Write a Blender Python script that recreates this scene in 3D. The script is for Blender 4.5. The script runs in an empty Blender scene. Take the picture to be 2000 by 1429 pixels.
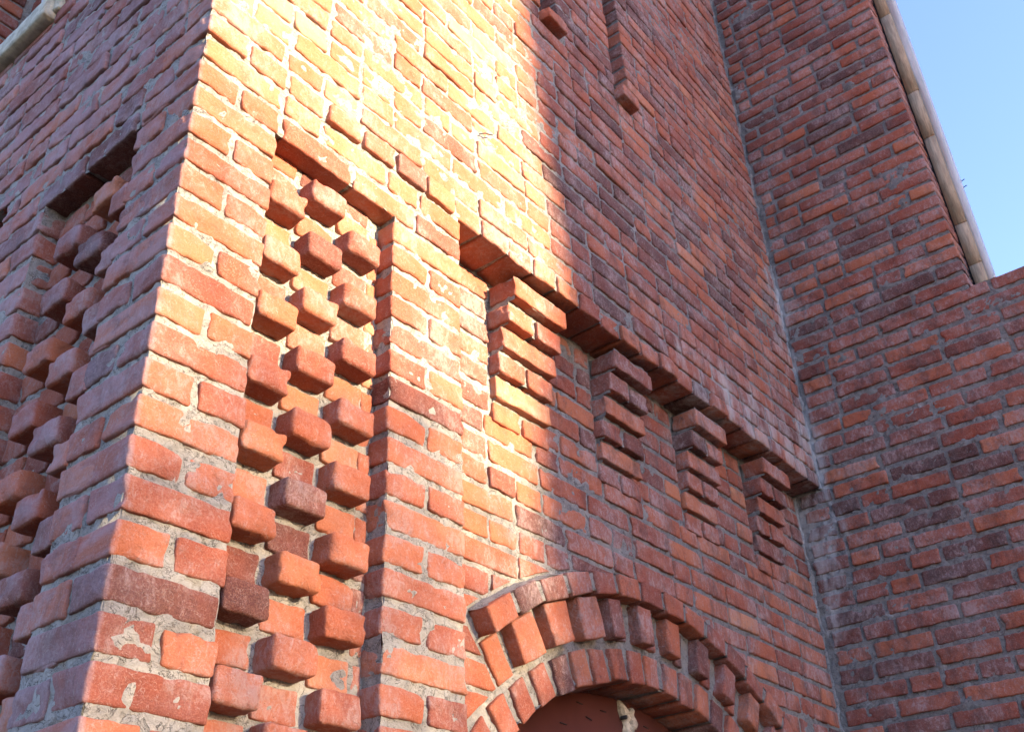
import bpy, math, random
import numpy as np
from mathutils import Matrix, Vector

random.seed(11)
rng = np.random.default_rng(5)
scene = bpy.context.scene

# ------------------------------------------------------------------ camera
CAM_R = ((0.62700992, -0.77795146, -0.04062125),
         (-0.39518888, -0.36258334, 0.84401367),
         (0.67133025, 0.51315188, 0.53478112))
CAM_C = (-0.78616383, -1.42253036, -0.38555235)
FPX = 1952.992
cam_d = bpy.data.cameras.new('camera')
cam = bpy.data.objects.new('camera', cam_d)
scene.collection.objects.link(cam)
r_, u_, f_ = [Vector(v) for v in CAM_R]
cam.matrix_world = Matrix(((r_.x, u_.x, -f_.x, CAM_C[0]), (r_.y, u_.y, -f_.y, CAM_C[1]),
                           (r_.z, u_.z, -f_.z, CAM_C[2]), (0, 0, 0, 1)))
cam_d.sensor_width = 36
cam_d.lens = 36 * FPX / 2000
cam_d.clip_start = .02
cam_d.clip_end = 3000
scene.camera = cam

# ------------------------------------------------------------------ light
SUN_EL, SUN_AZ = math.radians(9.0), math.radians(11.0)      # azimuth: from -Y towards +X
world = bpy.data.worlds.new('World')
scene.world = world
world.use_nodes = True
wn = world.node_tree.nodes
wl = world.node_tree.links
for n in list(wn): wn.remove(n)
sky = wn.new('ShaderNodeTexSky')
sky.sky_type = 'NISHITA'
sky.sun_disc = False
sky.sun_elevation = SUN_EL
sky.sun_rotation = math.pi - SUN_AZ
sky.air_density = 1.0
sky.dust_density = .6
sky.ozone_density = 2.6
bg = wn.new('ShaderNodeBackground')
bg.inputs['Strength'].default_value = .13
wo = wn.new('ShaderNodeOutputWorld')
wb = wn.new('ShaderNodeMix'); wb.data_type = 'RGBA'; wb.blend_type = 'MULTIPLY'      # white balance of the whole sky
wb.inputs[0].default_value = 1
wb.inputs[7].default_value = (1.02, .87, 1.06, 1)
wl.new(sky.outputs[0], wb.inputs[6])
wl.new(wb.outputs[2], bg.inputs[0])
wl.new(bg.outputs[0], wo.inputs[0])
sd = bpy.data.lights.new('sun', 'SUN')
sd.energy = 3.5
sd.angle = math.radians(.8)
sd.color = (1.0, .76, .49)
sun = bpy.data.objects.new('sun', sd)
scene.collection.objects.link(sun)
to_sun = Vector((math.sin(SUN_AZ) * math.cos(SUN_EL), -math.cos(SUN_AZ) * math.cos(SUN_EL), math.sin(SUN_EL)))
sun.rotation_euler = to_sun.to_track_quat('Z', 'Y').to_euler()
scene.view_settings.view_transform = 'Standard'
scene.view_settings.look = 'None'
scene.view_settings.exposure = 2.85
scene.view_settings.gamma = 1
scene.render.engine = 'CYCLES'
scene.cycles.max_bounces = 6
scene.cycles.diffuse_bounces = 2

# ------------------------------------------------------------------ numpy noise
TAB = rng.random((32, 32, 32, 3)).astype(np.float64) * 2 - 1

def vnoise(P, s, seed=0):
    Q = np.asarray(P, float) * s + seed * 7.31
    I = np.floor(Q).astype(int)
    F = Q - I
    F = F * F * (3 - 2 * F)
    out = 0
    for dx in (0, 1):
        for dy in (0, 1):
            for dz in (0, 1):
                w = (F[:, 0] if dx else 1 - F[:, 0]) * (F[:, 1] if dy else 1 - F[:, 1]) * (F[:, 2] if dz else 1 - F[:, 2])
                out = out + TAB[(I[:, 0] + dx) % 32, (I[:, 1] + dy) % 32, (I[:, 2] + dz) % 32] * w[:, None]
    return out

# ------------------------------------------------------------------ materials
def nodes_of(m):
    m.use_nodes = True
    nt = m.node_tree
    for n in list(nt.nodes): nt.nodes.remove(n)
    out = nt.nodes.new('ShaderNodeOutputMaterial')
    b = nt.nodes.new('ShaderNodeBsdfPrincipled')
    nt.links.new(b.outputs[0], out.inputs[0])
    return nt, b

class G:
    """small helper to write node graphs"""
    def __init__(s, nt): s.nt = nt; s.n = nt.nodes; s.l = nt.links
    def set(s, sock, v):
        if isinstance(v, bpy.types.NodeSocket): s.l.new(v, sock)
        else: sock.default_value = v
    def math(s, op, a, b=0.0, c=None):
        n = s.n.new('ShaderNodeMath'); n.operation = op
        s.set(n.inputs[0], a); s.set(n.inputs[1], b)
        if c is not None: s.set(n.inputs[2], c)
        return n.outputs[0]
    def vmath(s, op, a, b):
        n = s.n.new('ShaderNodeVectorMath'); n.operation = op
        s.set(n.inputs[0], a); s.set(n.inputs[1], b)
        return n.outputs[0]
    def noise(s, v, scale, detail=4, rough=.6, dist=0.0):
        n = s.n.new('ShaderNodeTexNoise')
        s.l.new(v, n.inputs['Vector'])
        n.inputs['Scale'].default_value = scale
        n.inputs['Detail'].default_value = detail
        n.inputs['Roughness'].default_value = rough
        n.inputs['Distortion'].default_value = dist
        return n.outputs['Fac']
    def voro(s, v, scale, feat='F1'):
        n = s.n.new('ShaderNodeTexVoronoi'); n.feature = feat
        s.l.new(v, n.inputs['Vector']); n.inputs['Scale'].default_value = scale
        return n.outputs['Distance']
    def ramp(s, f, stops):
        n = s.n.new('ShaderNodeValToRGB')
        s.set(n.inputs[0], f)
        e = n.color_ramp.elements
        while len(e) < len(stops): e.new(.5)
        for i, (p, c) in enumerate(stops):
            e[i].position = p
            e[i].color = (c, c, c, 1) if not hasattr(c, '__len__') else (*c, 1)
        return n.outputs[0]
    def step(s, f, a, b, lo=0.0, hi=1.0):
        n = s.n.new('ShaderNodeMapRange'); n.clamp = True; n.interpolation_type = 'SMOOTHSTEP'
        s.set(n.inputs[0], f); n.inputs[1].default_value = a; n.inputs[2].default_value = b
        n.inputs[3].default_value = lo; n.inputs[4].default_value = hi
        return n.outputs[0]
    def mix(s, f, a, b, mode='MIX'):
        n = s.n.new('ShaderNodeMix'); n.data_type = 'RGBA'; n.blend_type = mode
        s.set(n.inputs[0], f)
        for k, v in ((6, a), (7, b)):
            if isinstance(v, bpy.types.NodeSocket): s.l.new(v, n.inputs[k])
            else: n.inputs[k].default_value = (*v, 1)
        return n.outputs[2]
    def bump(s, h, strength, dist, prev=None):
        n = s.n.new('ShaderNodeBump')
        n.inputs['Strength'].default_value = strength
        n.inputs['Distance'].default_value = dist
        s.l.new(h, n.inputs['Height'])
        if prev: s.l.new(prev, n.inputs['Normal'])
        return n.outputs[0]

XB, DB = 3.3, .13           # plane of the wing wall; depth of the recessed bay

def bloom_mask(g, pos):
    """white lime bloom washed down near the inner corner: lies where the wall was rinsed"""
    sp = g.n.new('ShaderNodeSeparateXYZ'); g.l.new(pos, sp.inputs[0])
    x, y, z = sp.outputs
    dc = g.math('ADD', g.math('ABSOLUTE', g.math('SUBTRACT', x, XB)), g.math('ABSOLUTE', g.math('SUBTRACT', y, .03)))
    near = g.math('MULTIPLY', g.step(dc, .01, .42, 1.0, 0.0), g.step(y, -.05, -.01, .72, 1))
    zz = g.math('MULTIPLY', g.step(z, .3, 1.3), g.step(z, 2.2, 3.4, 1.0, 0.15))
    dy = g.math('ABSOLUTE', g.math('SUBTRACT', z, 1.62))
    band = g.math('MULTIPLY', g.math('MULTIPLY', g.step(dy, .05, .32, 1.0, 0.0), g.step(x, 1.5, 2.3)), g.step(y, -.06, -.02))
    v = g.vmath('MULTIPLY', pos, (9.0, 9.0, 3.2))
    n = g.noise(v, 1.0, 6, .65, .4)
    m = g.math('MAXIMUM', g.math('MULTIPLY', near, zz), g.math('MULTIPLY', band, .9))
    return g.step(g.math('ADD', n, g.math('MULTIPLY', m, .30)), .69, .90)

def brick_material():
    m = bpy.data.materials.new('weathered_brick')
    nt, b = nodes_of(m)
    g = G(nt)
    geo = g.n.new('ShaderNodeNewGeometry')
    pos = geo.outputs['Position']
    oi = g.n.new('ShaderNodeObjectInfo')
    a1 = g.n.new('ShaderNodeAttribute'); a1.attribute_type = 'OBJECT'; a1.attribute_name = 'tone'
    a2 = g.n.new('ShaderNodeAttribute'); a2.attribute_type = 'GEOMETRY'; a2.attribute_name = 'tone'
    tone = g.math('ADD', a1.outputs['Fac'], a2.outputs['Fac'])
    seed = g.math('MULTIPLY', g.math('FRACT', g.math('MULTIPLY', tone, 91.7)), 13.0)
    cx = g.n.new('ShaderNodeCombineXYZ')
    for i in range(3): g.l.new(seed, cx.inputs[i])
    lp = g.vmath('ADD', pos, cx.outputs[0])
    sp0 = g.n.new('ShaderNodeSeparateXYZ'); g.l.new(pos, sp0.inputs[0])
    shade_mask = g.math('MAXIMUM', g.step(sp0.outputs[0], .75, 1.7), g.step(sp0.outputs[0], -.002, .010, .6, 0))   # shaded walls: their duller, greyer look is put into the brick colour
    # body colour of the fired clay
    t2 = g.math('ADD', g.math('SUBTRACT', tone, g.math('MULTIPLY', shade_mask, .07)), g.math('MULTIPLY', g.math('SUBTRACT', g.noise(lp, 9, 5, .65, .6), .5), .42))
    base = g.ramp(t2, [(0.0, (.055, .020, .022)), (.16, (.150, .038, .028)), (.36, (.285, .062, .033)),
                       (.58, (.430, .112, .046)), (.80, (.500, .165, .072)), (1.0, (.540, .280, .160))])
    # kiln flashing: darker patches with their own outline
    fl = g.step(g.noise(lp, 16, 6, .7, 1.0), .60, .70)
    base = g.mix(g.math('MULTIPLY', fl, g.math('MULTIPLY_ADD', shade_mask, .40, .35)), base, (.12, .035, .033))
    # speckle, iron spots
    sp = g.noise(lp, 300, 3, .75)
    base = g.mix(g.step(sp, .38, .68, 0, .42), base, g.mix(.5, base, (.62, .33, .22)))
    pit = g.step(g.voro(lp, 95), .06, .13, 1, 0)
    pit = g.math('MULTIPLY', pit, g.step(g.noise(lp, 22, 2), .55, .62))
    base = g.mix(g.math('MULTIPLY', pit, .8), base, (.03, .012, .01))
    # lime haze, scratchy
    hz1 = g.noise(g.vmath('MULTIPLY', lp, (1.0, 1.0, .6)), 70, 5, .82, .5)
    hz2 = g.noise(pos, 5.5, 4, .6, .3)
    hz = g.step(g.math('ADD', hz1, g.math('MULTIPLY', g.math('SUBTRACT', hz2, .5), .75)), .49, .70)
    base = g.mix(g.math('MULTIPLY', hz, g.math('MULTIPLY_ADD', shade_mask, .18, .50)), base, (.46, .35, .33))
    film = g.step(hz2, .34, .66)
    base = g.mix(g.math('MULTIPLY', g.math('MULTIPLY_ADD', film, .26, .03), g.math('MULTIPLY_ADD', shade_mask, .20, .70)), base, (.43, .31, .28))
    sp_ = g.n.new('ShaderNodeSeparateXYZ'); g.l.new(pos, sp_.inputs[0])
    sidem = g.step(sp_.outputs[0], .004, .012, 1, 0)
    wash = g.noise(g.vmath('MULTIPLY', pos, (3.0, 3.0, 6.0)), 1.6, 5, .7, .6)
    base = g.mix(g.math('MULTIPLY', sidem, g.step(wash, .36, .62, .08, .55)), base, (.42, .32, .35))
    # dried mortar smeared over the face
    sm = g.noise(pos, 19, 7, .72, .8)
    smf = g.step(sm, .67, .74)
    base = g.mix(g.math('MULTIPLY', smf, .8), base, (.33, .31, .275))
    gr_ = g.noise(g.vmath('MULTIPLY', pos, (1, 1, .45)), 12, 6, .75, .3)
    base = g.mix(g.math('MULTIPLY', g.step(gr_, .46, .66), g.math('MULTIPLY_ADD', shade_mask, .46, .10)), base, (.085, .060, .055))
    rd = g.math('ABSOLUTE', g.math('SUBTRACT', g.noise(lp, 38, 3, .6, .8), .5))
    base = g.mix(g.step(rd, .002, .010, .32, 0), base, (.50, .42, .38))
    bl = bloom_mask(g, pos)
    base = g.mix(g.math('MULTIPLY', bl, .58), base, (.56, .54, .51))
    g.l.new(base, b.inputs['Base Color'])
    b.inputs['Roughness'].default_value = .86
    b.inputs['Specular IOR Level'].default_value = .25
    # relief
    h1 = g.noise(lp, 62, 7, .80)
    dm = g.step(g.voro(lp, 17), .09, .17, 0, 1)
    hh = g.math('ADD', h1, g.math('MULTIPLY', dm, .22))
    g.l.new(g.bump(hh, .85, .013), b.inputs['Normal'])
    return m

def mortar_material(name, base_a=(.28, .277, .26), base_b=(.44, .43, .39), bloom=True):
    m = bpy.data.materials.new(name)
    nt, b = nodes_of(m)
    g = G(nt)
    geo = g.n.new('ShaderNodeNewGeometry')
    pos = geo.outputs['Position']
    n1 = g.noise(pos, 11, 7, .75, .5)
    n2 = g.noise(pos, 240, 3, .7)
    col = g.mix(g.step(n1, .34, .60), base_a, base_b)
    spm = g.n.new('ShaderNodeSeparateXYZ'); g.l.new(pos, spm.inputs[0])
    col = g.mix(g.math('MULTIPLY', g.step(spm.outputs[0], .9, 2.0), .48), col, (.13, .125, .12))      # shade on the right-hand walls painted into the mortar colour
    col = g.mix(g.step(n2, .3, .8, 0, .45), col, (.22, .205, .18))
    n3 = g.noise(pos, 60, 6, .75, 1.2)
    col = g.mix(g.step(n3, .62, .70, 0, .55), col, (.16, .145, .125))
    wp_ = g.noise(pos, 7, 7, .78, .7)
    col = g.mix(g.math('MULTIPLY', g.step(wp_, .56, .68), .6), col, (.50, .49, .46))
    rd = g.math('ABSOLUTE', g.math('SUBTRACT', g.noise(pos, 26, 4, .7, 1.0), .5))
    crk = g.step(rd, .003, .014, 1, 0)
    col = g.mix(g.math('MULTIPLY', crk, .75), col, (.07, .062, .055))
    if bloom:
        col = g.mix(g.math('MULTIPLY', bloom_mask(g, pos), .7), col, (.60, .59, .57))
    g.l.new(col, b.inputs['Base Color'])
    b.inputs['Roughness'].default_value = .95
    b.inputs['Specular IOR Level'].default_value = .13
    g.l.new(g.bump(g.math('SUBTRACT', g.noise(pos, 60, 6, .82), g.math('MULTIPLY', crk, .25)), .95, .012), b.inputs['Normal'])
    return m

def simple(name, col, rough=.8, scale=30, var=.35, bump=.3, bdist=.003, stretch=(1, 1, 1), spec=.3):
    m = bpy.data.materials.new(name)
    nt, b = nodes_of(m)
    g = G(nt)
    geo = g.n.new('ShaderNodeNewGeometry')
    v = g.vmath('MULTIPLY', geo.outputs['Position'], stretch)
    n = g.noise(v, scale, 6, .65, .4)
    dark = tuple(c * (1 - var) for c in col)
    light = tuple(min(1, c * (1 + var * .5)) for c in col)
    c = g.mix(g.step(n, .3, .7), dark, light)
    g.l.new(c, b.inputs['Base Color'])
    b.inputs['Roughness'].default_value = rough
    b.inputs['Specular IOR Level'].default_value = spec
    g.l.new(g.bump(n, bump, bdist), b.inputs['Normal'])
    return m

M_BRICK = brick_material()
M_MORTAR = mortar_material('grey_lime_mortar')
M_FILLET = mortar_material('pale_mortar_fillet', (.30, .295, .28), (.50, .49, .47))
M_WOOD = simple('sawn_timber', (.44, .32, .20), .75, 14, .35, .3, .002, (6, 6, .7))
M_PALE = simple('pale_board_edge', (.50, .48, .45), .6, 10, .18, .15, .002, (3, 3, .6))
M_STONE = simple('cast_stone', (.42, .40, .30), .9, 26, .35, .6, .006)
M_PANEL = simple('red_brown_board', (.13, .040, .028), .5, 7, .18, .10, .002, spec=.45)
M_DARK = simple('dark_steel_and_gap', (.035, .03, .028), .6, 60, .3)
M_FOAM = simple('old_plaster_scrap', (.52, .46, .33), .9, 55, .5, .9, .008)
M_CABLE = simple('grey_cable', (.55, .55, .56), .5, 20, .1)
M_GROUND = simple('trodden_earth', (.034, .027, .020), .95, 3, .4, .6, .03)
M_RENDER = simple('tan_render', (.33, .26, .19), .9, 6, .25, .4, .01)

# ------------------------------------------------------------------ object helpers
col = scene.collection
def link(name, me, parent=None, mat=None):
    o = bpy.data.objects.new(name, me)
    col.objects.link(o)
    if parent: o.parent = parent
    if mat and me is not None and len(me.materials) == 0: me.materials.append(mat)
    return o

def thing(name, label, cat, loc=(0, 0, 0), group=None):
    o = bpy.data.objects.new(name, None)
    col.objects.link(o)
    o.empty_display_size = .1
    o['label'] = label
    o['category'] = cat
    if group: o['group'] = group
    o['kind'] = 'thing'
    return o

def part(name, parent):
    o = bpy.data.objects.new(name, None)
    col.objects.link(o)
    o.parent = parent
    o.empty_display_size = .05
    return o

def mesh_from(V, F, name='mesh', smooth=True):
    me = bpy.data.meshes.new(name)
    V = np.asarray(V, np.float32)
    F = list(F)
    if isinstance(F, list) and F and not isinstance(F[0], (list, tuple, np.ndarray)):
        pass
    ls = np.array([len(f) for f in F], np.int32)
    me.vertices.add(len(V)); me.vertices.foreach_set('co', V.ravel())
    me.loops.add(int(ls.sum()))
    me.loops.foreach_set('vertex_index', np.concatenate([np.asarray(f, np.int32) for f in F]))
    me.polygons.add(len(F))
    me.polygons.foreach_set('loop_start', np.concatenate([[0], np.cumsum(ls)[:-1]]).astype(np.int32))
    me.polygons.foreach_set('loop_total', ls)
    me.update(calc_edges=True)
    me.validate()
    if smooth: me.shade_smooth()
    return me

def quads(V, Q, name='mesh', smooth=True):
    me = bpy.data.meshes.new(name)
    Q = np.asarray(Q, np.int32)
    me.vertices.add(len(V)); me.vertices.foreach_set('co', np.asarray(V, np.float32).ravel())
    me.loops.add(Q.size); me.loops.foreach_set('vertex_index', Q.ravel())
    me.polygons.add(len(Q))
    me.polygons.foreach_set('loop_start', np.arange(0, Q.size, 4, dtype=np.int32))
    me.polygons.foreach_set('loop_total', np.full(len(Q), 4, np.int32))
    me.update(calc_edges=True)
    if smooth: me.shade_smooth()
    return me

# ------------------------------------------------------------------ brick meshes
def box_surface(xs, ys, zs, skip_back=True):
    """surface grid of a box on given line positions; returns verts, quads (outward)"""
    idx = {}; V = []; Q = []
    def vid(i, j, k):
        key = (i, j, k)
        if key not in idx:
            idx[key] = len(V); V.append((xs[i], ys[j], zs[k]))
        return idx[key]
    nx, ny, nz = len(xs) - 1, len(ys) - 1, len(zs) - 1
    for i in range(nx):
        for k in range(nz):
            Q.append((vid(i, 0, k), vid(i + 1, 0, k), vid(i + 1, 0, k + 1), vid(i, 0, k + 1)))
            if not skip_back: Q.append((vid(i, ny, k), vid(i, ny, k + 1), vid(i + 1, ny, k + 1), vid(i + 1, ny, k)))
    for j in range(ny):
        for k in range(nz):
            Q.append((vid(0, j, k), vid(0, j, k + 1), vid(0, j + 1, k + 1), vid(0, j + 1, k)))
            Q.append((vid(nx, j, k), vid(nx, j + 1, k), vid(nx, j + 1, k + 1), vid(nx, j, k + 1)))
    for i in range(nx):
        for j in range(ny):
            Q.append((vid(i, j, 0), vid(i, j + 1, 0), vid(i + 1, j + 1, 0), vid(i + 1, j, 0)))
            Q.append((vid(i, j, nz), vid(i + 1, j, nz), vid(i + 1, j + 1, nz), vid(i, j + 1, nz)))
    return np.array(V), np.array(Q)

def lines(a, b, r, n, fine):
    if fine:
        mid = list(np.linspace(a + r, b - r, n + 2))
        return [a, a + r * .3] + mid + [b - r * .3, b]
    return [a, a + r] + [b - r, b]

def brick_geo(w, d, h, seed, fine, block=False):
    r = (.0105 if block else .0058) if fine else .0070
    xs = lines(-w / 2, w / 2, r, max(2, int(w / .012)), fine)
    ys = lines(0, d, r, 2, fine)
    if fine: ys = [0, r * .3, r, r * 2.2, r * 3.5, r * 5, d * .6, d]
    else: ys = [0, r, d]
    zs = lines(-h / 2, h / 2, r, 4, fine)
    V, Q = box_surface(xs, ys, zs)
    lo = np.array([-w / 2 + r, r, -h / 2 + r]); hi = np.array([w / 2 - r, d + 1, h / 2 - r])
    inner = np.clip(V, lo, hi)
    dv = V - inner
    L = np.linalg.norm(dv, axis=1)
    nz = L > 1e-9
    V[nz] = inner[nz] + dv[nz] / L[nz, None] * r
    P = V + seed * 3.7
    if fine:
        V = V + vnoise(P, 14, seed) * .0024 + vnoise(P, 45, seed + 3) * .0018 + vnoise(P, 110, seed + 5) * .0011
        # chipped arrises
        edge = (L > r * .9)
        ch = vnoise(P, 30, seed + 9)[:, 0]
        k = np.clip((ch - .12) * 2.4, 0, 1) * edge
        cen = np.array([0, d * .5, 0])
        V = V + (cen - V) / np.linalg.norm(cen - V, axis=1)[:, None] * (k * .0062)[:, None]
    else:
        V = V + vnoise(P, 13, seed) * .0026 + vnoise(P, 60, seed + 4) * .0024
    return V, Q

BR_H = .0625
KINDS = {'stretcher': (.215, .1025), 'header': (.1035, .205), 'half': (.055, .205), 'closer': (.16, .1025), 'block': (.1035, .205)}
GEO = {}
MESH = {}
for kn, (w_, d_) in KINDS.items():
    for fine in (True, False):
        for s in range(10 if fine else 6):
            V, Q = brick_geo(w_, d_, BR_H, s + (20 if kn == 'header' else 0), fine, kn == 'block')
            GEO[(kn, fine, s)] = (V, Q)
            me = quads(V, Q, 'brick_' + kn)
            me.materials.append(M_BRICK)
            MESH[(kn, fine, s)] = me
NV = {True: 10, False: 6}

RV = Vector(CAM_R[0]); UV = Vector(CAM_R[1]); FV = Vector(CAM_R[2]); CV = Vector(CAM_C)
def pix(p):
    q = Vector(p) - CV
    z = q.dot(FV)
    if z < .05: return None
    return (1000 + FPX * q.dot(RV) / z, 714.5 - FPX * q.dot(UV) / z, z)

ROT_A = Matrix.Identity(4)                                 # front faces look to -Y
ROT_B = Matrix.Rotation(-math.pi / 2, 4, 'Z')              # front faces look to -X

def tone_pick(bias=0.0, spread=1.0):
    r = random.random()
    if r < .10: t = random.uniform(.08, .26)
    elif r < .94: t = random.gauss(.50, .125)
    else: t = random.uniform(.70, .92)
    return min(.99, max(.005, t + bias))

class Wall:
    """collects bricks of one thing; the largest in view become objects, the rest one joined part"""
    def __init__(s, root): s.root = root; s.items = []; s.own = []
    def add(s, face, c0, c1, z0, proj, at, kind=None, fine=False, parent=None, bias=0.0, h=BR_H, tone=None, name='brick', jit=1.0, own=False):
        """c0..c1 along the wall; z0 bottom; face 'A' (along x, plane y=at) or 'B' (along y, plane x=at); proj = how far proud"""
        w = c1 - c0
        if kind is None:
            kind = 'stretcher' if w > .17 else ('closer' if w > .135 else ('header' if w > .075 else 'half'))
        w0 = KINDS[kind][0]
        s_i = random.randrange(NV[fine])
        c = (c0 + c1) / 2
        j = .0012 * jit
        out = proj + random.uniform(-.002, .002) * jit
        sc = Matrix.Diagonal((w / w0, 1, h / BR_H * random.uniform(.97, 1.03), 1))
        tilt = Matrix.Rotation(random.uniform(-.008, .008) * jit, 4, 'Y') @ Matrix.Rotation(random.uniform(-.010, .010) * jit, 4, 'Z') @ Matrix.Rotation(random.uniform(-.02, .02) * jit, 4, 'X')
        flip = Matrix.Identity(4)
        zc = z0 + h / 2 + random.uniform(-.0015, .0015) * jit
        if face == 'A': m = Matrix.Translation((c, at - out, zc)) @ ROT_A @ tilt @ sc
        else: m = Matrix.Translation((at - out, c, zc)) @ ROT_B @ tilt @ sc
        t = tone if tone is not None else tone_pick(bias)
        p = pix(m.translation)
        size = 0
        if p and -60 < p[0] < 2060 and -60 < p[1] < 1489: size = w / p[2] + 1e-6
        s.items.append(dict(m=m, kind=kind, fine=fine, s=s_i, tone=t, size=size, parent=parent, name=name))
    def finish(s, limit=296, rest_name='far_bricks'):
        keep = [i for i in s.items if i['size'] > 0]
        keep.sort(key=lambda i: -i['size'])
        objs = keep[:limit]
        ids = set(id(i) for i in objs)
        for i in objs:
            o = bpy.data.objects.new(i['name'], MESH[(i['kind'], i['fine'], i['s'])])
            col.objects.link(o)
            o.parent = i['parent'] or s.root
            o.matrix_world = i['m']
            o['tone'] = i['tone']
        rest = [i for i in s.items if id(i) not in ids]
        if rest:
            VV = []; QQ = []; TT = []; off = 0
            for i in rest:
                V, Q = GEO[(i['kind'], False, i['s'] % 6)]
                M = np.array(i['m'])
                W = V @ M[:3, :3].T + M[:3, 3]
                VV.append(W); QQ.append(Q + off); off += len(V); TT.append(np.full(len(V), i['tone']))
            me = quads(np.concatenate(VV), np.concatenate(QQ), rest_name)
            a = me.attributes.new('tone', 'FLOAT', 'POINT')
            a.data.foreach_set('value', np.concatenate(TT).astype(np.float32))
            me.materials.append(M_BRICK)
            o = link(rest_name, me, s.root)
            o['kind'] = 'stuff'

# ------------------------------------------------------------------ mortar sheets
def sheet(O, U, W, nu, nw, amp=1.0, smear=.18, hole=None):
    """grid O + U*s + W*t displaced by noise; U x W is the outward normal"""
    O, U, W = map(np.array, (O, U, W))
    N = np.cross(U, W).astype(float); N /= np.linalg.norm(N)
    s = np.linspace(0, 1, nu + 1); t = np.linspace(0, 1, nw + 1)
    S, T = np.meshgrid(s, t, indexing='ij')
    P = O + S.reshape(-1, 1) * U + T.reshape(-1, 1) * W
    d = vnoise(P, 18, 1)[:, 0] * .0022 + vnoise(P, 60, 2)[:, 0] * .0032 + vnoise(P, 150, 3)[:, 0] * .0024 - .0012
    big = vnoise(P, 6, 4)[:, 0] + .6 * vnoise(P, 15, 5)[:, 0]
    d = d + np.clip(big - .62, 0, 1) * .016 * smear
    P2 = P + N * (d * amp)[:, None] + vnoise(P, 60, 8) * .0015 * amp
    idx = np.arange((nu + 1) * (nw + 1)).reshape(nu + 1, nw + 1)
    Q = np.stack([idx[:-1, :-1], idx[1:, :-1], idx[1:, 1:], idx[:-1, 1:]], -1).reshape(-1, 4)
    if hole is not None:
        C = P[Q].mean(1)
        Q = Q[~hole(C)]
    return P2, Q

def join_sheets(L):
    VV = []; QQ = []; off = 0
    for V, Q in L:
        VV.append(V); QQ.append(Q + off); off += len(V)
    return np.concatenate(VV), np.concatenate(QQ)

def mortar(name, sheets, root, mat=None):
    V, Q = join_sheets(sheets)
    me = quads(V, Q, name)
    me.materials.append(mat or M_MORTAR)
    return link(name, me, root)

def shA(x0, x1, z0, z1, y, g=.008, **k):     # faces -Y
    return sheet((x0, y, z0), (x1 - x0, 0, 0), (0, 0, z1 - z0), max(1, int((x1 - x0) / g)), max(1, int((z1 - z0) / g)), **k)
def shB(y0, y1, z0, z1, x, g=.008, **k):     # faces -X
    return sheet((x, y1, z0), (0, y0 - y1, 0), (0, 0, z1 - z0), max(1, int((y1 - y0) / g)), max(1, int((z1 - z0) / g)), **k)
def shDown(x0, x1, y0, y1, z, g=.01, **k):   # faces -Z
    return sheet((x0, y0, z), (0, y1 - y0, 0), (x1 - x0, 0, 0), max(1, int((y1 - y0) / g)), max(1, int((x1 - x0) / g)), **k)
def shUp(x0, x1, y0, y1, z, g=.01, **k):
    return sheet((x0, y0, z), (x1 - x0, 0, 0), (0, y1 - y0, 0), max(1, int((x1 - x0) / g)), max(1, int((y1 - y0) / g)), **k)

CS = .078255                 # course height
Z = lambda k: k * CS
JB = .0085                   # a brick starts half a bed joint above its course line
def row_bricks(a, b, start=None, ph=.35, jw=.013, sl=.226, hl=.109):
    """irregular run of stretchers and headers filling a..b"""
    out = []; x = a; last = None
    while x < b - .02:
        w = hl if (start == 'h' or (start is None and random.random() < ph)) else sl
        start = None
        w *= random.uniform(.97, 1.04)
        if x + w + jw > b - .045: w = b - x
        if w > .26:
            w = w / 2 - jw / 2
        out.append((x, x + w)); x += w + jw
    return out

# ================================================================== GROUND
g_me = quads([(-300, -300, -2.05), (300, -300, -2.05), (300, 300, -2.05), (-300, 300, -2.05)], [(0, 1, 2, 3)], 'ground', False)
g_me.materials.append(M_GROUND)
gr = link('ground', g_me); gr['kind'] = 'structure'

# ================================================================== CORNER PIER
pier = thing('brick_pier', 'sunlit corner pier of orange brick with checkered recessed panels of jutting headers on both faces', 'brick pier')
pw = Wall(pier)
S1 = .222; RX0, RX1 = .226, .606; PX = .866
KB = -5
pan_f = part('header_panel', pier); pan_s = part('header_panel', pier)
pan_s['label'] = 'shaded checkered panel of jutting brick ends'
for k in range(KB, 19):
    z0 = Z(k) + JB
    fine = True
    top = k >= 17
    if k % 2 == 0:      # stretcher on the front, headers on the side
        pw.add('A', 0, S1, z0, 0, 0, 'stretcher', fine)
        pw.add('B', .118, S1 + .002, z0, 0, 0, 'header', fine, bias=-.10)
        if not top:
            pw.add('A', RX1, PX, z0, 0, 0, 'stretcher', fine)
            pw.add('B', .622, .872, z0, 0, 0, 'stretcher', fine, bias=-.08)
    else:
        pw.add('A', 0, .1035, z0, 0, 0, 'header', fine)
        pw.add('A', .1175, S1, z0, 0, 0, 'header', fine)
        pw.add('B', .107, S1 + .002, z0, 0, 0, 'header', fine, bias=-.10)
        if not top:
            pw.add('A', RX1, RX1 + .123, z0, 0, 0, 'header', fine)
            pw.add('A', RX1 + .138, PX, z0, 0, 0, 'header', fine)
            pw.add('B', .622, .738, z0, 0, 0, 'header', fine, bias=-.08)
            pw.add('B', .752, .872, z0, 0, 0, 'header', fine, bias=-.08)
    if top:
        segs = [(.236, .452), (.465, .68), (.693, .866)] if k == 17 else [(.236, .345), (.36, .57), (.584, .692), (.706, .866)]
        for a, b in segs: pw.add('A', a, b, z0, 0, 0, None, fine)
        segs = [(.238, .44), (.455, .66), (.675, .87)] if k == 17 else [(.236, .345), (.36, .57), (.584, .79), (.80, .87)]
        for a, b in segs: pw.add('B', a, b, z0, 0, 0, None, fine, bias=-.08)
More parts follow.
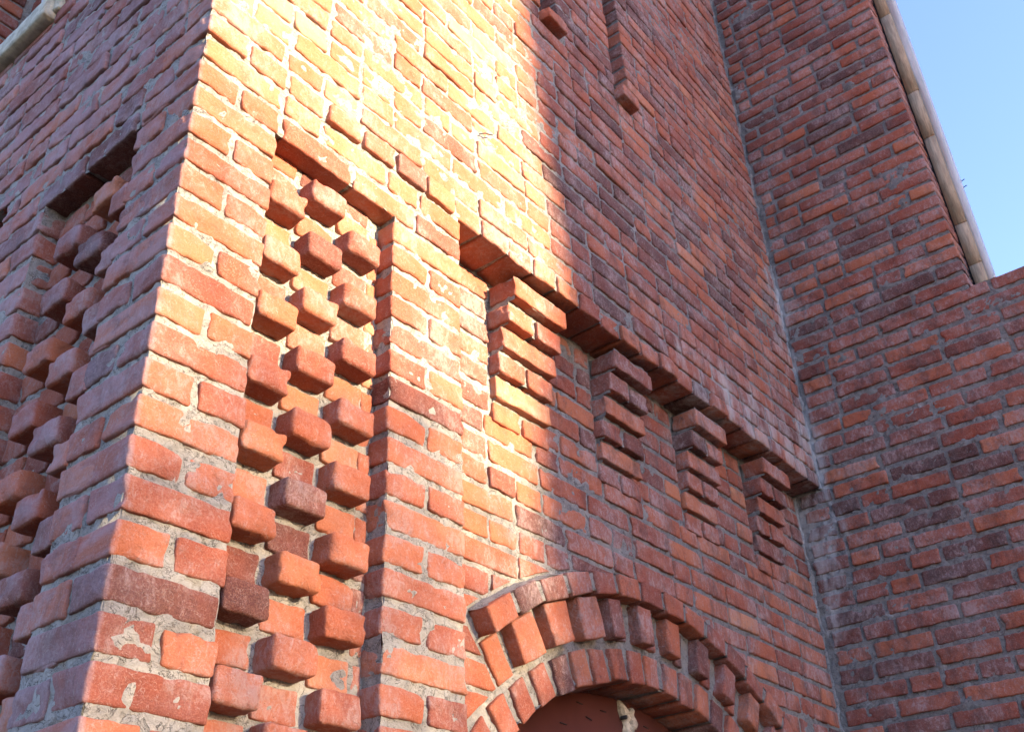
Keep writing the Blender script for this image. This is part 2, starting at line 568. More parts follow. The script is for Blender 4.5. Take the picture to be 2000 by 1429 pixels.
# side face corner stretchers need their own long face on odd courses
for it in list(pw.items): pass
# front panel: courses sit half a course up
for _i in pw.items: _i['tone'] = min(.95, _i['tone'] + .05)
COLF = [(.227, .330), (.343, .448), (.463, .568)]
for k in range(KB, 17):
    z0 = Z(k + .5) + JB + .002
    for ci, (a, b) in enumerate(COLF):
        pro = (k % 2 == 0) == (ci != 1)
        if k == 16 and pro: pro = False
        if k == 16: continue
        pw.add('A', a, b, z0 + random.uniform(-.003, .003), random.uniform(-.006, .001) if pro else -.050, 0, 'block' if pro else 'header', True, parent=pan_f, h=.0635, bias=0 if pro else .03)
    if k < 16: pw.add('A', .572, .606, z0, -.056, 0, 'half', True, parent=pan_f, bias=.03)
for ci, (a, b) in enumerate(COLF): pw.add('A', a, b, Z(16.5) + JB, -.056, 0, 'header', False, parent=pan_f, h=.05)
COLS = [(.214, .282), (.290, .392), (.404, .508), (.517, .618)]
for k in range(KB, 17):
    z0 = Z(k) + JB - .004
    for ci, (a, b) in enumerate(COLS):
        pro = (ci == 1 and k % 2 == 1) or (ci in (0, 2) and k % 2 == 0)
        if k == 16: pro = False
        pw.add('B', a, b, z0, random.uniform(-.006, .001) if pro else -.053, 0, ('block' if pro else 'header') if ci else 'half', True, parent=pan_s, h=.0635, bias=-.05)
zt, zb = Z(19), Z(KB)
R6 = .0056
mortar('mortar', [shA(R6, S1 - .004, zb, Z(17) + .012, R6), shA(RX1 + .005, PX - .003, zb, Z(17) + .012, R6), shA(R6, PX - .003, Z(17) + .013, Z(19) + .016, R6),
                  shA(S1 - .02, RX1 + .02, zb, Z(17) + .03, .060, smear=1.1),
                  shB(R6, S1 - .004, zb, Z(17) + .012, R6), shB(.627, .868, zb, Z(17) + .012, R6), shB(R6, .868, Z(17) + .013, Z(19) + .016, R6),
                  shB(S1 - .02, .64, zb, Z(17) + .03, .060, smear=1.1),
                  shB(R6, .2, zb, Z(17) + .01, RX1 + .005),                 # reveal of the front panel
                  shA(R6, .2, zb, Z(17) + .01, .627),                       # reveal of the side panel
                  shDown(S1 - .02, RX1 + .02, R6, .2, Z(17) + .019),
                  shDown(R6, .2, S1 - .02, .64, Z(17) + .019)], pier)
# solid brick core behind the facing (keeps light out)
def solid(name, x0, x1, y0, y1, z0, z1, parent, mat):
    V = [(x, y, z) for z in (z0, z1) for y in (y0, y1) for x in (x0, x1)]
    Q = [(0, 2, 3, 1), (4, 5, 7, 6), (0, 1, 5, 4), (2, 6, 7, 3), (0, 4, 6, 2), (1, 3, 7, 5)]
    me = quads(V, Q, name, False); me.materials.append(mat)
    return link(name, me, parent)
solid('core', .08, .85, .08, .85, zb, zt, pier, M_MORTAR)
solid('corner_core', .0085, .20, .0085, .20, zb, zt, pier, M_MORTAR)
solid('footing', .01, .86, .01, .86, -2.1, zb, pier, M_MORTAR)
pw.finish(300)

# ================================================================== UPPER FRONT WALL
front = thing('brick_front_wall', 'tall upper front brick wall, half sunlit and half shaded, with narrow vertical slots', 'brick wall')
fw = Wall(front)
SLOT = [(1.370, 1.488), (1.893, 2.012), (2.42, 2.535)]
SLZ0 = 37
KT = 74
for k in range(19, KT):
    z0 = Z(k) + JB
    inslot = k >= SLZ0
    if k == 19:
        runs = row_bricks(0, XB, 'h', ph=1.0)
    else:
        a = [0] + [s[1] for s in SLOT[:2]] if inslot else [0]
        b = [s[0] for s in SLOT[:2]] + [XB] if inslot else [XB]
        runs = []
        for i, (p, q) in enumerate(zip(a, b)):
            runs += row_bricks(p, q, 'h' if k % 2 else 's' if i == 0 else None, ph=.34, jw=.010)
    for (p, q) in runs:
        if k == 36 and any(p < s[1] + .02 and q > s[0] - .01 for s in SLOT[:2]) :
            # shorten to leave room for the projecting slot sill
            for s in SLOT[:2]:
                if p < s[1] + .02 and q > s[0] - .01:
                    if s[0] - .012 - p > .04: fw.add('A', p, s[0] - .012, z0, 0, 0, None, False)
                    if q - s[1] - .012 > .04: fw.add('A', s[1] + .012, q, z0, 0, 0, None, False)
            continue
        pr = random.uniform(-.003, .004) if k > 19 else random.uniform(-.002, .012)
        near = p < 1.2 and k < 30
        bias = .13 if p < 1.3 else -.02  # paler bricks under the sun patch: its brightness is put into the tone
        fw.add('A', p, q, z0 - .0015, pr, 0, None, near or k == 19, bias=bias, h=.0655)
for s in SLOT[:2]:
    fw.add('A', s[0] - .002, s[1] + .004, Z(36) + JB, .045, 0, 'header', True, tone=.62, name='slot_sill')
hole = lambda C: np.any([(C[:, 0] > s[0] - .002) & (C[:, 0] < s[1] + .002) & (C[:, 2] > Z(SLZ0)) for s in SLOT[:2]], axis=0)
sl = [shA(R6, XB, Z(19) + .013, Z(KT), .0045, g=.0095, hole=hole),
      shDown(R6, XB, R6, .3, Z(19) + .018, g=.012)]
for s in SLOT[:2]:
    sl += [shA(s[0], s[1], Z(SLZ0), Z(KT), .165, g=.012), shB(0.005, .17, Z(SLZ0), Z(KT), s[1] + .003, g=.012),
           shUp(s[0], s[1], 0, .12, Z(SLZ0) + .002, g=.012)]
mortar('mortar', sl, front)
for s in SLOT[:2]:
    for k in range(SLZ0, KT):
        fw.add('A', s[0] + .003, s[1] - .003, Z(k) + JB, -.160, 0, 'header', False, bias=-.1)
        if k % 2: fw.add('B', .018, .125, Z(k) + JB, -.004, s[1], 'header', False, bias=-.1)
        else: fw.add('B', .018, .16, Z(k) + JB, -.004, s[1], 'closer', False, bias=-.1)
solid('core', .2, XB, .3, .5, Z(19) + .02, Z(KT), front, M_MORTAR)
fw.finish(298)

# ================================================================== UPPER SIDE WALL
side = thing('brick_side_wall', 'shaded left return wall of the tower, violet brick hazed with lime, under a stone sill', 'brick wall')
sw = Wall(side)
SEND = 3.2
for k in range(19, KT):
    z0 = Z(k) + JB
    lo = .222 if k % 2 else .112
    hi = SEND
    if k >= 31: hi = .955
    runs = row_bricks(lo if k % 2 == 0 else .010 + .106, hi, 's' if k % 2 else 'h', ph=.3)
    for (p, q) in runs:
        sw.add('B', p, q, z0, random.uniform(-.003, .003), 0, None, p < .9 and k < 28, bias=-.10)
WY0, WY1 = .96, 2.0
shole = lambda C: (C[:, 1] > WY0) & (C[:, 2] > Z(30.6))
mortar('mortar', [shB(R6, SEND, Z(19) + .013, Z(KT), R6, g=.0095, hole=shole, smear=.9), shA(0.01, .26, Z(30.6), Z(KT), 2.0, g=.02),
                  shB(WY0, 2.1, Z(30.6), Z(KT), .26, g=.02), shDown(R6, .3, R6, SEND, Z(19) + .007, g=.012)], side)
# brick jamb and back of the blind window over the sill
for k in range(31, KT):
    for (p, q) in row_bricks(WY0 - .0, 2.0, 'h' if k % 2 else 's'):
        sw.add('B', p, q, Z(k) + JB, -.25, 0, None, False, bias=-.12)
    sw.add('A', .005, .22, Z(k) + JB, 0, 1.992, 'stretcher', False, bias=-.05)
sw.finish(296)

def rough_box(x0, x1, y0, y1, z0, z1, g=.02, amp=.004, seed=1, r=.008):
    xs = list(np.linspace(x0, x1, max(2, int((x1 - x0) / g)) + 1)); ys = list(np.linspace(y0, y1, max(2, int((y1 - y0) / g)) + 1)); zs = list(np.linspace(z0, z1, max(2, int((z1 - z0) / g)) + 1))
    V, Q = box_surface(xs, ys, zs, False)
    lo = np.array([x0 + r, y0 + r, z0 + r]); hi = np.array([x1 - r, y1 - r, z1 - r])
    inner = np.clip(V, lo, hi); dv = V - inner; L = np.linalg.norm(dv, axis=1); nz = L > 1e-9
    V[nz] = inner[nz] + dv[nz] / L[nz, None] * r
    V = V + vnoise(V, 25, seed) * amp + vnoise(V, 80, seed + 1) * amp * .5
    return V, Q

sill = thing('stone_sill', 'pale olive stone window sill jutting from the shaded left wall at the top left corner', 'window sill')
V, Q = rough_box(-.036, .24, .938, 2.05, Z(29.35), Z(30.6), g=.02, amp=.0016, r=.005)
me = quads(V, Q, 'sill_stone'); me.materials.append(M_STONE); link('sill_block', me, sill)
V, Q = rough_box(-.014, .02, .905, .945, Z(29.7), Z(31.4), g=.01, amp=.005, seed=4)
me = quads(V, Q, 'sill_pointing'); me.materials.append(M_STONE); link('pointing', me, sill)

def tube(points, rad, name, mat, parent=None, n=8):
    V = []; Q = []
    pts = [Vector(p) for p in points]
    for i, p in enumerate(pts):
        d = (pts[min(i + 1, len(pts) - 1)] - pts[max(i - 1, 0)]).normalized()
        a = d.orthogonal().normalized(); b = d.cross(a)
        for j in range(n):
            t = 2 * math.pi * j / n
            V.append(p + (a * math.cos(t) + b * math.sin(t)) * rad)
    for i in range(len(pts) - 1):
        for j in range(n):
            Q.append((i * n + j, i * n + (j + 1) % n, (i + 1) * n + (j + 1) % n, (i + 1) * n + j))
    me = quads([tuple(v) for v in V], Q, name); me.materials.append(mat)
    return link(name, me, parent)

# ================================================================== RECESSED BAY WITH DENTILS AND ARCH
bay = thing('brick_bay_wall', 'recessed brick wall bay between pier and inner corner, with brick dentils above a segmental arch', 'brick wall')
bw = Wall(bay)
AX, AZ = 1.844, -.706
R1, R2, R3, R4 = 1.086, 1.192, 1.321, 1.393
DX = [1.14, 1.68, 2.22, 2.775]; DW = [.262, .24, .235, .235]

def clip_circle(poly, cx, cz, R):
    """keep the part of polygon outside the circle, cutting along chords (one straight cut)"""
    def ins(p): return math.hypot(p[0] - cx, p[1] - cz) < R
    fl = [ins(p) for p in poly]
    if not any(fl): return poly
    if all(fl): return None
    out = []
    n = len(poly)
    for i in range(n):
        a, b = poly[i], poly[(i + 1) % n]
        ia, ib = fl[i], fl[(i + 1) % n]
        if not ia: out.append(a)
        if ia != ib:
            lo_, hi_ = 0.0, 1.0
            for _ in range(24):
                m_ = (lo_ + hi_) / 2
                p = (a[0] + (b[0] - a[0]) * m_, a[1] + (b[1] - a[1]) * m_)
                if ins(p) == ia: lo_ = m_
                else: hi_ = m_
            out.append((a[0] + (b[0] - a[0]) * lo_, a[1] + (b[1] - a[1]) * lo_))
    return out

def poly_area(p):
    return abs(sum(p[i][0] * p[(i + 1) % len(p)][1] - p[(i + 1) % len(p)][0] * p[i][1] for i in range(len(p)))) / 2

def poly_brick(poly, y, depth, parent, tone=None, name='brick', r=.006, jit=.0025):
    """rounded prism with outline poly in (x, z), front at y, depth to +y"""
    P = np.array(poly, float)
    sa = sum(P[i][0] * P[(i + 1) % len(P)][1] - P[(i + 1) % len(P)][0] * P[i][1] for i in range(len(P)))
    if sa < 0: P = P[::-1]
    # densify the outline
    D = []
    for i in range(len(P)):
        a, b = P[i], P[(i + 1) % len(P)]
        n = max(1, int(np.linalg.norm(b - a) / .02))
        for j in range(n): D.append(a + (b - a) * j / n)
    D = np.array(D); c = D.mean(0); n = len(D)
    mr = np.linalg.norm(D - c, axis=1).min(); r = min(r, mr * .22)
    def ring(f, dy):
        e = D - c
        L = np.linalg.norm(e, axis=1)[:, None]
        q = c + e * (1 - f / L)
        return np.column_stack([q[:, 0], np.full(n, dy), q[:, 1]])
    rings = [ring(0, y + depth), ring(0, y + depth * .5), ring(0, y + r), ring(r * .3, y + r * .3), ring(r * 1.1, y + .0003), ring(min(r * 3.0, mr * .5), y), ring(mr * .72, y)]
    V = np.concatenate(rings + [np.array([[c[0], y, c[1]]])])
    sd_ = random.random() * 30
    V = V + vnoise(V, 14, sd_) * .003 * 1.0 + vnoise(V, 50, sd_) * .0015
    F = []
    for k in range(len(rings) - 1):
        for j in range(n):
            F.append((k * n + j, k * n + (j + 1) % n, (k + 1) * n + (j + 1) % n, (k + 1) * n + j))
    k = len(rings) - 1
    for j in range(n): F.append((k * n + j, k * n + (j + 1) % n, len(V) - 1))
    me = mesh_from(V, F, 'cut_brick')
    me.materials.append(M_BRICK)
    o = link(name, me, parent)
    o['tone'] = tone if tone is not None else tone_pick()
    return o

KC = -6
cutcount = 0
for k in range(KC, 19):
    z0 = Z(k) + JB
    if k >= 13: spans = [(PX + .01, DX[0] - .005)] + [(DX[i] + DW[i] + .003 - .05, DX[i + 1] - .004) for i in range(3)] + [(DX[3] + DW[3] - .05, XB)]
    else: spans = [(PX + .01, XB)]
    for (a, b) in spans:
        for (p, q) in row_bricks(a, b, 'h' if k % 2 else 's', ph=.42 if k < 13 else .15):
            if q > XB + .02: q = XB
            poly = [(p, z0), (q, z0), (q, z0 + BR_H), (p, z0 + BR_H)]
            TS = math.radians(-37.0)
            dn_ = (math.cos(TS), -math.sin(TS))      # > 0 on the arch side of the springing line
            sidev = lambda c: (c[0] - AX) * dn_[0] + (c[1] - AZ) * dn_[1]
            def half(pl, sg):
                out = []
                for i in range(len(pl)):
                    u0, u1 = pl[i], pl[(i + 1) % len(pl)]
                    s0, s1 = sidev(u0) * sg, sidev(u1) * sg
                    if s0 >= 0: out.append(u0)
                    if s0 * s1 < 0:
                        f = s0 / (s0 - s1); out.append((u0[0] + (u1[0] - u0[0]) * f, u0[1] + (u1[1] - u0[1]) * f))
                return out
            touched = False; pieces = []
            for sg, RR in ((1, R4 + .012), (-1, R2 + .006)):
                pl = half(poly, sg)
                if len(pl) < 3: continue
                hit = any(math.hypot(c[0] - AX, c[1] - AZ) < RR for c in pl) or (sg > 0 and p < AX < q and z0 < AZ + RR)
                cp = clip_circle(pl, AX, AZ, RR) if hit else pl
                if hit: touched = True
                if cp and len(cp) >= 3 and poly_area(cp) > .0006: pieces.append(cp)
            if touched:
                for cp in pieces:
                    poly_brick(cp, DB + random.uniform(-.002, .002), .08, bay); cutcount += 1
            else:
                bw.add('A', p, q, z0, random.uniform(-.003, .003), DB, None, p < 1.9, bias=.02)
# dentils: five courses stepping out towards the top
YD = [.124, .112, .095, .077, .052, .024]       # from the bottom course up
for i, (dx, dw) in enumerate(zip(DX, DW)):
    dn = part('dentil', bay)
    for r in range(6):
        k = 13 + r
        z0 = Z(k - .3) + JB
        y = YD[r] - (.004 if r == 0 else 0)
        if r % 2 == 1:
            bw.add('A', dx, dx + dw, z0, DB - y, DB, 'stretcher', True, parent=dn, h=.066, bias=.03)
        else:
            bw.add('A', dx, dx + dw / 2 - .009, z0, DB - y, DB, 'header', True, parent=dn, h=.066)
            bw.add('A', dx + dw / 2 + .009, dx + dw, z0, DB - y, DB, 'header', True, parent=dn, h=.066)
    mm = [shA(dx + .012, dx + dw - .008, Z(13 + r - .3) + .010, Z(14 + r - .3) + .010, YD[r] + .010, g=.012) for r in range(6)]
    mm += [shB(YD[r] + .01, DB + .02, Z(13 + r - .3), Z(14 + r - .3), dx + .008, g=.012) for r in range(6)]
    mm += [shDown(dx + .01, dx + dw - .01, YD[r] + .01, DB + .02, Z(13 + r - .3) + .016, g=.012) for r in range(6)]
    mortar('mortar', mm, dn)
bw.finish(300)
bhole = lambda C: np.hypot(C[:, 0] - AX, C[:, 2] - AZ) < R1 + .008
mortar('mortar', [shA(PX - .02, XB, Z(KC), Z(19) + .02, DB + R6, g=.0085, hole=bhole, smear=.9)], bay)

arch = part('arch', bay)
def vous(t0, t1, ra, rb, y, depth, parent, tone=None, name='brick', j=.003):
    f = lambda t, r: (AX + math.sin(t) * r, AZ + math.cos(t) * r)
    jj = lambda: random.uniform(-j, j)
    tm = (t0 + t1) / 2; hw0 = (t1 - t0) / 2
    rm = (ra + rb) / 2
    w = hw0 * rm          # bricks are not tapered: constant width
    c = Vector((math.sin(tm), math.cos(tm))); n = Vector((math.cos(tm), -math.sin(tm)))
    P = []
    for rr, s in ((ra, -1), (rb, -1), (rb, 1), (ra, 1)):
        p = Vector((AX, AZ)) + c * (rr + jj()) + n * (s * w + jj() * .6)
        P.append((p.x, p.y))
    return poly_brick(P, y, depth, parent, tone, name)

TA = math.radians(39)
# ring 1: rowlock headers forming the opening
rad = math.radians
t = -39.6 - 4.9 * 3
while t < 60:
    e = random.uniform(-.15, .15)
    vous(rad(t + e), rad(t + 3.45 + e), R1 + random.uniform(-.002, .006), R2 - .012 + random.uniform(-.004, .002), DB - .006 + random.uniform(-.003, .003), .22, arch, name='voussoir')
    t += 4.88
# ring 2: rowlocks standing proud, the narrow ones with a flush one beside each
vous(rad(-36.4), rad(-33.3), R2 + .004, R3 - .01, DB - .004, .1, arch, name='voussoir', tone=.66)
for t, w in ((-32, 4.5), (-24.9, 4.7), (-17.7, 4.9), (-10.4, 2.9), (-3.2, 3.3), (4.2, 3.3), (12.4, 3.1), (19.9, 3.2), (27.2, 3.1), (34.5, 3.2), (41.8, 3.2)):
    vous(rad(t), rad(t + w), R2 + .014, R3 - .004, DB - .034 + random.uniform(-.004, .004), .16, arch, name='voussoir')
    if w < 4: vous(rad(t + w + .25), rad(t + w + 2.3), R2 + .010, R3 - .010, DB - .006, .1, arch, name='voussoir')
# ring 3: label course of headers laid flat
t = -35.9
while t < 47:
    vous(rad(t), rad(t + 4.55), R3 + .002, R4 - .006, DB - .053 + random.uniform(-.004, .003), .16, arch, name='label_brick')
    t += 5.55
# mortar behind the proud rings, the soffit and reveal of the opening
def arc_sheet(ra, rb, ya, yb, t0, t1, n=260, m=8, flip=False, amp=1.0):
    T = np.linspace(t0, t1, n + 1); s = np.linspace(0, 1, m + 1)
    TT, SS = np.meshgrid(T, s, indexing='ij')
    R = ra + (rb - ra) * SS; Y = ya + (yb - ya) * SS
    P = np.stack([AX + np.sin(TT) * R, Y, AZ + np.cos(TT) * R], -1).reshape(-1, 3)
    P = P + (vnoise(P, 20, 2) * .003 + vnoise(P, 60, 3) * .0025) * amp
    idx = np.arange((n + 1) * (m + 1)).reshape(n + 1, m + 1)
    Q = np.stack([idx[:-1, :-1], idx[1:, :-1], idx[1:, 1:], idx[:-1, 1:]], -1).reshape(-1, 4)
    if flip: Q = Q[:, ::-1]
    return P, Q
mortar('mortar', [arc_sheet(R3 + .010, R4 - .010, DB - .044, DB - .044, -math.radians(35.5), math.radians(46)),
                  arc_sheet(R3 + .013, R3 + .013, DB - .048, DB + .03, -math.radians(35.5), math.radians(46)),
                  arc_sheet(R4 - .008, R4 + .004, DB - .046, DB + .01, -math.radians(35.8), math.radians(46)),
                  arc_sheet(R1 + .009, R1 + .009, DB, .5, -math.radians(54), math.radians(60))], arch)

panel = thing('arched_board', 'red-brown board filling the arched opening, dotted with staples, smooth and dull', 'door panel')
T = np.linspace(-math.radians(50), math.radians(58), 60)
YP = .262
V = []; F = []
rr = R1 - .006
out_f = [(AX + math.sin(t) * rr, YP, AZ + math.cos(t) * rr) for t in T]
zlow = -2.0
V += out_f; n = len(out_f)
V += [(x, YP, zlow) for (x, y, z) in out_f]
V += [(x, YP + .03, z) for (x, y, z) in out_f]
for i in range(n - 1):
    F.append((i, n + i, n + i + 1, i + 1)); F.append((2 * n + i, i, i + 1, 2 * n + i + 1))
me = mesh_from(V, F, 'board', False); me.materials.append(M_PANEL); link('board', me, panel)
def small_box(name, c, size, rot, parent, mat, seed=0):
    V = np.array([(x, y, z) for z in (-.5, .5) for y in (-.5, .5) for x in (-.5, .5)]) * np.array(size)
    M = Matrix.Translation(c) @ rot.to_4x4()
    V = [tuple(M @ Vector(v)) for v in V]
    Q = [(0, 2, 3, 1), (4, 5, 7, 6), (0, 1, 5, 4), (2, 6, 7, 3), (0, 4, 6, 2), (1, 3, 7, 5)]
    me = quads(V, Q, name, False); me.materials.append(mat)
    return link(name, me, parent)
def unproj(px, py, ax, v):
    d = RV * ((px - 1000) / FPX) + UV * (-(py - 714.5) / FPX) + FV
    t = (v - CV[ax]) / d[ax]
    return CV + d * t
for (px, py) in ((1132, 1372), (1178, 1388), (1262, 1420), (1150, 1402), (1100, 1412), (1222, 1424)):
    p = unproj(px, py, 1, YP - .002)
    small_box('staple', p, (.030, .003, .0028), Matrix.Rotation(random.uniform(.0, .25), 3, 'Y'), panel, M_DARK)

# plaster scrap stuck on the board
p = unproj(1222, 1404, 1, YP)
scrap = None
th = np.linspace(0, 2 * math.pi, 28, endpoint=False)
rads = .042 * (1 + .35 * np.sin(3 * th + .5) + .22 * np.sin(5 * th + 2))
V = []; F = []
for lv, (f, dy) in enumerate(((1.0, 0), (.95, -.012), (.7, -.02), (.42, -.014), (.24, -.018), (.12, -.012))):
    for a, r0 in zip(th, rads):
        V.append((p.x + math.cos(a) * r0 * f * .80, p.y + dy, p.z + math.sin(a) * r0 * f * 1.35 - .012))
V = np.array(V); V = V + vnoise(V, 60, 4) * .006; n = len(th)
for lv in range(5):
    for j in range(n): F.append((lv * n + j, lv * n + (j + 1) % n, (lv + 1) * n + (j + 1) % n, (lv + 1) * n + j))
F.append(tuple(range(5 * n, 6 * n)))
me = mesh_from(V, F, 'scrap'); me.materials.append(M_FOAM)
scrap = link('plaster_scrap', me)
scrap['label'] = 'crumpled cream scrap of plaster with a dark hole stuck on the red-brown board'
scrap['category'] = 'plaster scrap'
c0 = unproj(1224, 1399, 1, YP - .024)
V = [(c0.x + math.cos(a) * .006, c0.y, c0.z + math.sin(a) * .006) for a in np.linspace(0, 2 * math.pi, 10, endpoint=False)] + [(c0.x + math.cos(a) * .006, c0.y + .02, c0.z + math.sin(a) * .006) for a in np.linspace(0, 2 * math.pi, 10, endpoint=False)]
F = [tuple(range(9, -1, -1))] + [(j, (j + 1) % 10, 10 + (j + 1) % 10, 10 + j) for j in range(10)]
me = mesh_from(V, F, 'hole'); me.materials.append(M_DARK); link('hole', me, scrap)

# ================================================================== WING WALL
wing = thing('brick_wing_wall', 'shaded dark red brick wall right of the inner corner, window opening at its edge', 'brick wall')
ww = Wall(wing)
YE = -.857
KS = 27
YF = -2.6
for k in range(KC, KT + 4):
    z0 = Z(k) + JB + .004
    lo = YF if k < KS + 1 else YE
    runs = row_bricks(lo, (-.022 if k >= 19 else DB - .03) + random.uniform(-.012, .012), 'h' if k % 2 else 's', ph=.26, sl=.238, hl=.116, jw=.015)
    for i, (p, q) in enumerate(runs):
        pr = random.uniform(-.003, .003)
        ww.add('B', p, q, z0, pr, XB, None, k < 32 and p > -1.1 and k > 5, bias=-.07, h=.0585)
        if i == 0 and k > KS: ww.items[-1]['tone'] = tone_pick(.03)
    if k > KS and k % 2 == 0:      # the return of the jamb
        ww.add('A', XB + .118, XB + .215, z0, 0, YE, 'header', False, bias=-.02)
mortar('mortar', [shB(YF, DB + .02, Z(KC), Z(KS + 1) - .006, XB + .0065, g=.0085, smear=.9), shB(YE + R6, .03, Z(KS + 1) - .006, Z(KT + 4), XB + .0065, g=.0085, smear=.9),
                  shA(XB + R6, XB + .22, Z(KS + 1) - .01, Z(KT + 4), YE + R6, g=.012),
                  shUp(XB + R6, XB + .35, YF, YE + .01, Z(KS + 1) - .006, g=.012, amp=1.6)], wing)
# top bricks of the low wall seen over the edge
ww.finish(296)
solid('core', XB + .08, XB + .35, YF, .3, -2.1, Z(KS + 1) - .02, wing, M_MORTAR)
solid('core', XB + .08, XB + .22, YE + .03, .3, Z(KS + 1) - .02, Z(KT + 4), wing, M_MORTAR)

# mortar fillet running down the inner corner
def fillet(x, y, z0, z1, name, parent, w=.018):
    n = int((z1 - z0) / .012)
    V = []; Q = []
    zz = np.linspace(z0, z1, n + 1)
    N1 = vnoise(np.stack([zz * 0, zz * 0, zz], -1), 14, 3); N2 = vnoise(np.stack([zz * 0, zz * 0, zz], -1), 50, 6)
    for i, z in enumerate(zz):
        a = w * (.8 + 1.1 * N1[i, 0] + .3 * N2[i, 0]); b = w * (.8 + 1.1 * N1[i, 1] + .3 * N2[i, 1]); a = max(a, .001); b = max(b, .001)
        V += [(x - a, y + .006, z), (x - a * .55, y - b * .35, z), (x - a * .25, y - b * .7, z), (x + .006, y - b * 1.4, z)]
    for i in range(n):
        for j in range(3): Q.append((i * 4 + j, i * 4 + j + 1, (i + 1) * 4 + j + 1, (i + 1) * 4 + j))
    V = np.array(V); V = V + vnoise(V, 70, 2) * .004
    me = quads(V, Q, name); me.materials.append(M_FILLET)
    return link(name, me, parent)
fl1 = fillet(XB, 0, Z(19), Z(KT), 'mortar_fillet', wing, .005)
fl2 = fillet(XB, DB, Z(KC), Z(19), 'mortar_fillet', wing, .006)

# ================================================================== TIMBER WINDOW FRAME
frame = thing('timber_frame', 'raw timber window post with pale edge, against the sky beside the dark red wall', 'window frame')
def board(x0, x1, y0, y1, z0, z1, name, mat, parent, bow=.0, seed=1, lean=0):
    V, Q = rough_box(x0, x1, y0, y1, z0, z1, g=.2, amp=.0012, seed=seed, r=.001)
    V[:, 1] -= lean * ((V[:, 2] - z0) / (z1 - z0)) * (V[:, 1] < (y0 + y1) / 2)
    V[:, 1] += bow * np.sin((V[:, 2] - z0) / (z1 - z0) * math.pi * 3)
    me = quads(V, Q, name, False); me.materials.append(mat)
    return link(name, me, parent)
ZS = Z(KS + 1)
xw = XB + .128
zz = [ZS, ZS + .18, ZS + .42, ZS + .98, ZS + 1.3, ZS + 1.9, ZS + 3.3]
for i in range(len(zz) - 1):
    board(xw + random.uniform(-.003, .003), xw + .09, YE - .066 + random.uniform(-.002, .002), YE - .008, zz[i] + .002, zz[i + 1] - .002, 'stud', M_WOOD, frame, seed=i + 2)
board(xw + .02, xw + .04, YE - .014, YE + .02, ZS, ZS + 3.3, 'gap_shade_strip', M_DARK, frame, seed=31)  # dark strip standing in for the shade inside the gap
board(xw + .012, xw + .115, YE - .084, YE - .062, ZS, ZS + 3.3, 'edge_board', M_PALE, frame, seed=14, lean=.030)
for (px, py) in ((1743, 68), (1781, 147), (1797, 203), (1808, 208), (1896, 462), (1905, 512), (1831, 300)):
    p = unproj(px, py, 1, YE - .067)
    small_box('nail_mark', (min(max(p.x, xw + .02), xw + .11), YE - .067, p.z), (.005, .004, .022), Matrix.Rotation(.3, 3, 'Y'), frame, M_DARK)
for (z_) in (2.91, 2.87):
    o = tube([(xw + .105, YE - .08, z_), (xw + .10, YE - .108, z_ + .004)], .0022, 'screw', M_DARK, frame)

# ================================================================== SMALL THINGS
cab = tube([(.16 - .10 * i / 11, 1.46 - .02 * math.sin(i * .5), Z(30.8) + i * .1) for i in range(12)], .006, 'grey_cable', M_CABLE)
cab['label'] = 'thin pale cable hanging down in the window opening above the stone sill'
cab['category'] = 'cable'
wp = unproj(945, 265, 1, -.002)
tw = tube([(wp.x - .022, -.001, wp.z - .010), (wp.x - .005, -.012, wp.z), (wp.x + .012, -.016, wp.z + .004), (wp.x + .03, -.013, wp.z + .018)], .0022, 'bent_wire', M_DARK)
tw['label'] = 'short bent wire sticking out of the sunlit upper wall'
tw['category'] = 'wire'

# ================================================================== UNSEEN HOUSE BLOCK (added behind the viewer, leaning edge shaped to cut the sunlight)
nb = thing('sun_blocker_house', 'unseen house block added behind the viewer, shaped to cut the sunlight', 'house')
D = 10.0
bx = 1.30 + (D + 4) * math.tan(SUN_AZ)
yb = -D - 4
prof = [(bx + .06, -2.05), (bx + .06, 3.9), (bx - .07, 5.0), (bx - .10, 7.2), (bx + 7, 7.2), (bx + 7, -2.05)]
V = [(x, yb, z) for x, z in prof] + [(x + .9, -D, z) for x, z in prof]
F = [(0, 1, 2, 3, 4, 5), (11, 10, 9, 8, 7, 6)] + [(i, 6 + i, 6 + (i + 1) % 6, (i + 1) % 6) for i in range(6)]
me = mesh_from(V, F, 'wall', False); me.materials.append(M_RENDER); link('wall', me, nb)
V = [(bx - .0, -D + .0, 7.2), (bx + 7.3, -D + .3, 7.2), (bx + 7.3, -D - 4, 7.2), (bx - .0, -D - 4, 7.2), (bx + 1.5, -D - 2, 9.2), (bx + 6, -D - 2, 9.2)]
me = mesh_from(V, [(0, 1, 5, 4), (1, 2, 5), (2, 3, 4, 5), (3, 0, 4), (3, 2, 1, 0)], 'roof', False); me.materials.append(M_RENDER)
link('roof', me, nb)

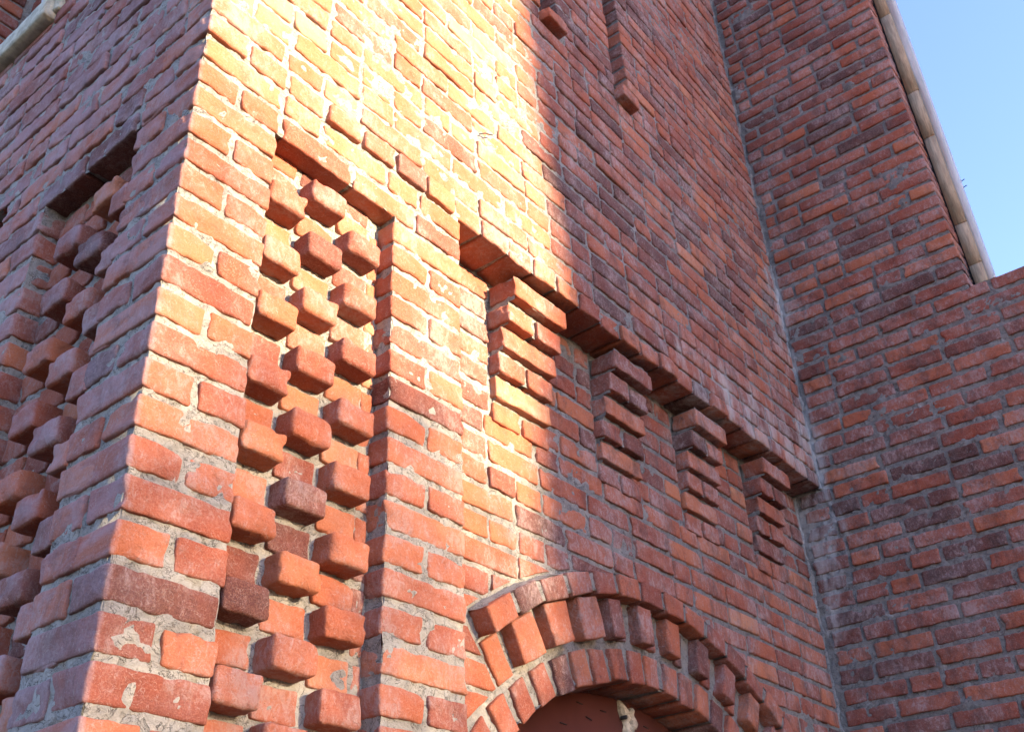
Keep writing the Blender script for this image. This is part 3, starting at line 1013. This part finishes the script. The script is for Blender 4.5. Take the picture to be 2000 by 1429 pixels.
# unseen tree, added so its thin crown dims the low sun on the pier
tree = thing('sun_filter_tree', 'unseen thinly leaved tree, added behind the viewer to dapple the low sun', 'tree')
TD = 12.5
tx = TD * math.tan(SUN_AZ); tz = TD * math.tan(SUN_EL) / math.cos(SUN_AZ)
cx_, cz_ = -.55 + tx, .22 + tz
rl = np.random.default_rng(9)
NL = 2300
P = rl.normal(size=(NL * 3, 3)); P /= np.linalg.norm(P, axis=1)[:, None]; P *= (rl.random(NL * 3) ** (1 / 3))[:, None]
P = P * np.array([1.32, 1.3, 1.32])
kk = vnoise(P + 9, 1.7, 3)[:, 0] > -.28
P = P[kk][:NL]; NL = len(P)
P = P + np.array([cx_, -TD, cz_])
P2 = rl.normal(size=(4200, 3)); P2 /= np.linalg.norm(P2, axis=1)[:, None]; P2 *= (rl.random(4200) ** (1 / 3))[:, None]
P2 = P2 * np.array([1.05, 1.0, 1.05]) + np.array([.80 + tx, -TD, -.12 + tz])
P = np.concatenate([P, P2]); NL = len(P)
A = rl.normal(size=(NL, 3)); A /= np.linalg.norm(A, axis=1)[:, None]
B = np.cross(A, rl.normal(size=(NL, 3))); B /= np.linalg.norm(B, axis=1)[:, None]
L_ = .034; W_ = .019
V = np.stack([P - A * L_, P + B * W_, P + A * L_, P - B * W_], 1).reshape(-1, 3)
me = quads(V, np.arange(NL * 4).reshape(-1, 4), 'crown', False)
M_LEAF = simple('leaf', (.07, .10, .03), .6, 5, .3)
me.materials.append(M_LEAF)
cr = link('crown', me, tree); cr['kind'] = 'stuff'
tube([(cx_ + .2, -TD, -2.05), (cx_ + .1, -TD, -.5), (cx_, -TD, cz_ - .9), (cx_ - .1, -TD, cz_ + .2)], .07, 'trunk', M_WOOD, tree)
for a in range(5):
    an = a * 1.3
    tube([(cx_, -TD, cz_ - .8), (cx_ + .5 * math.cos(an), -TD + .5 * math.sin(an), cz_ - .1), (cx_ + .9 * math.cos(an), -TD + .9 * math.sin(an), cz_ + .5)], .018, 'limb', M_WOOD, tree)
print('cut bricks', cutcount, 'objects', len(bpy.data.objects))
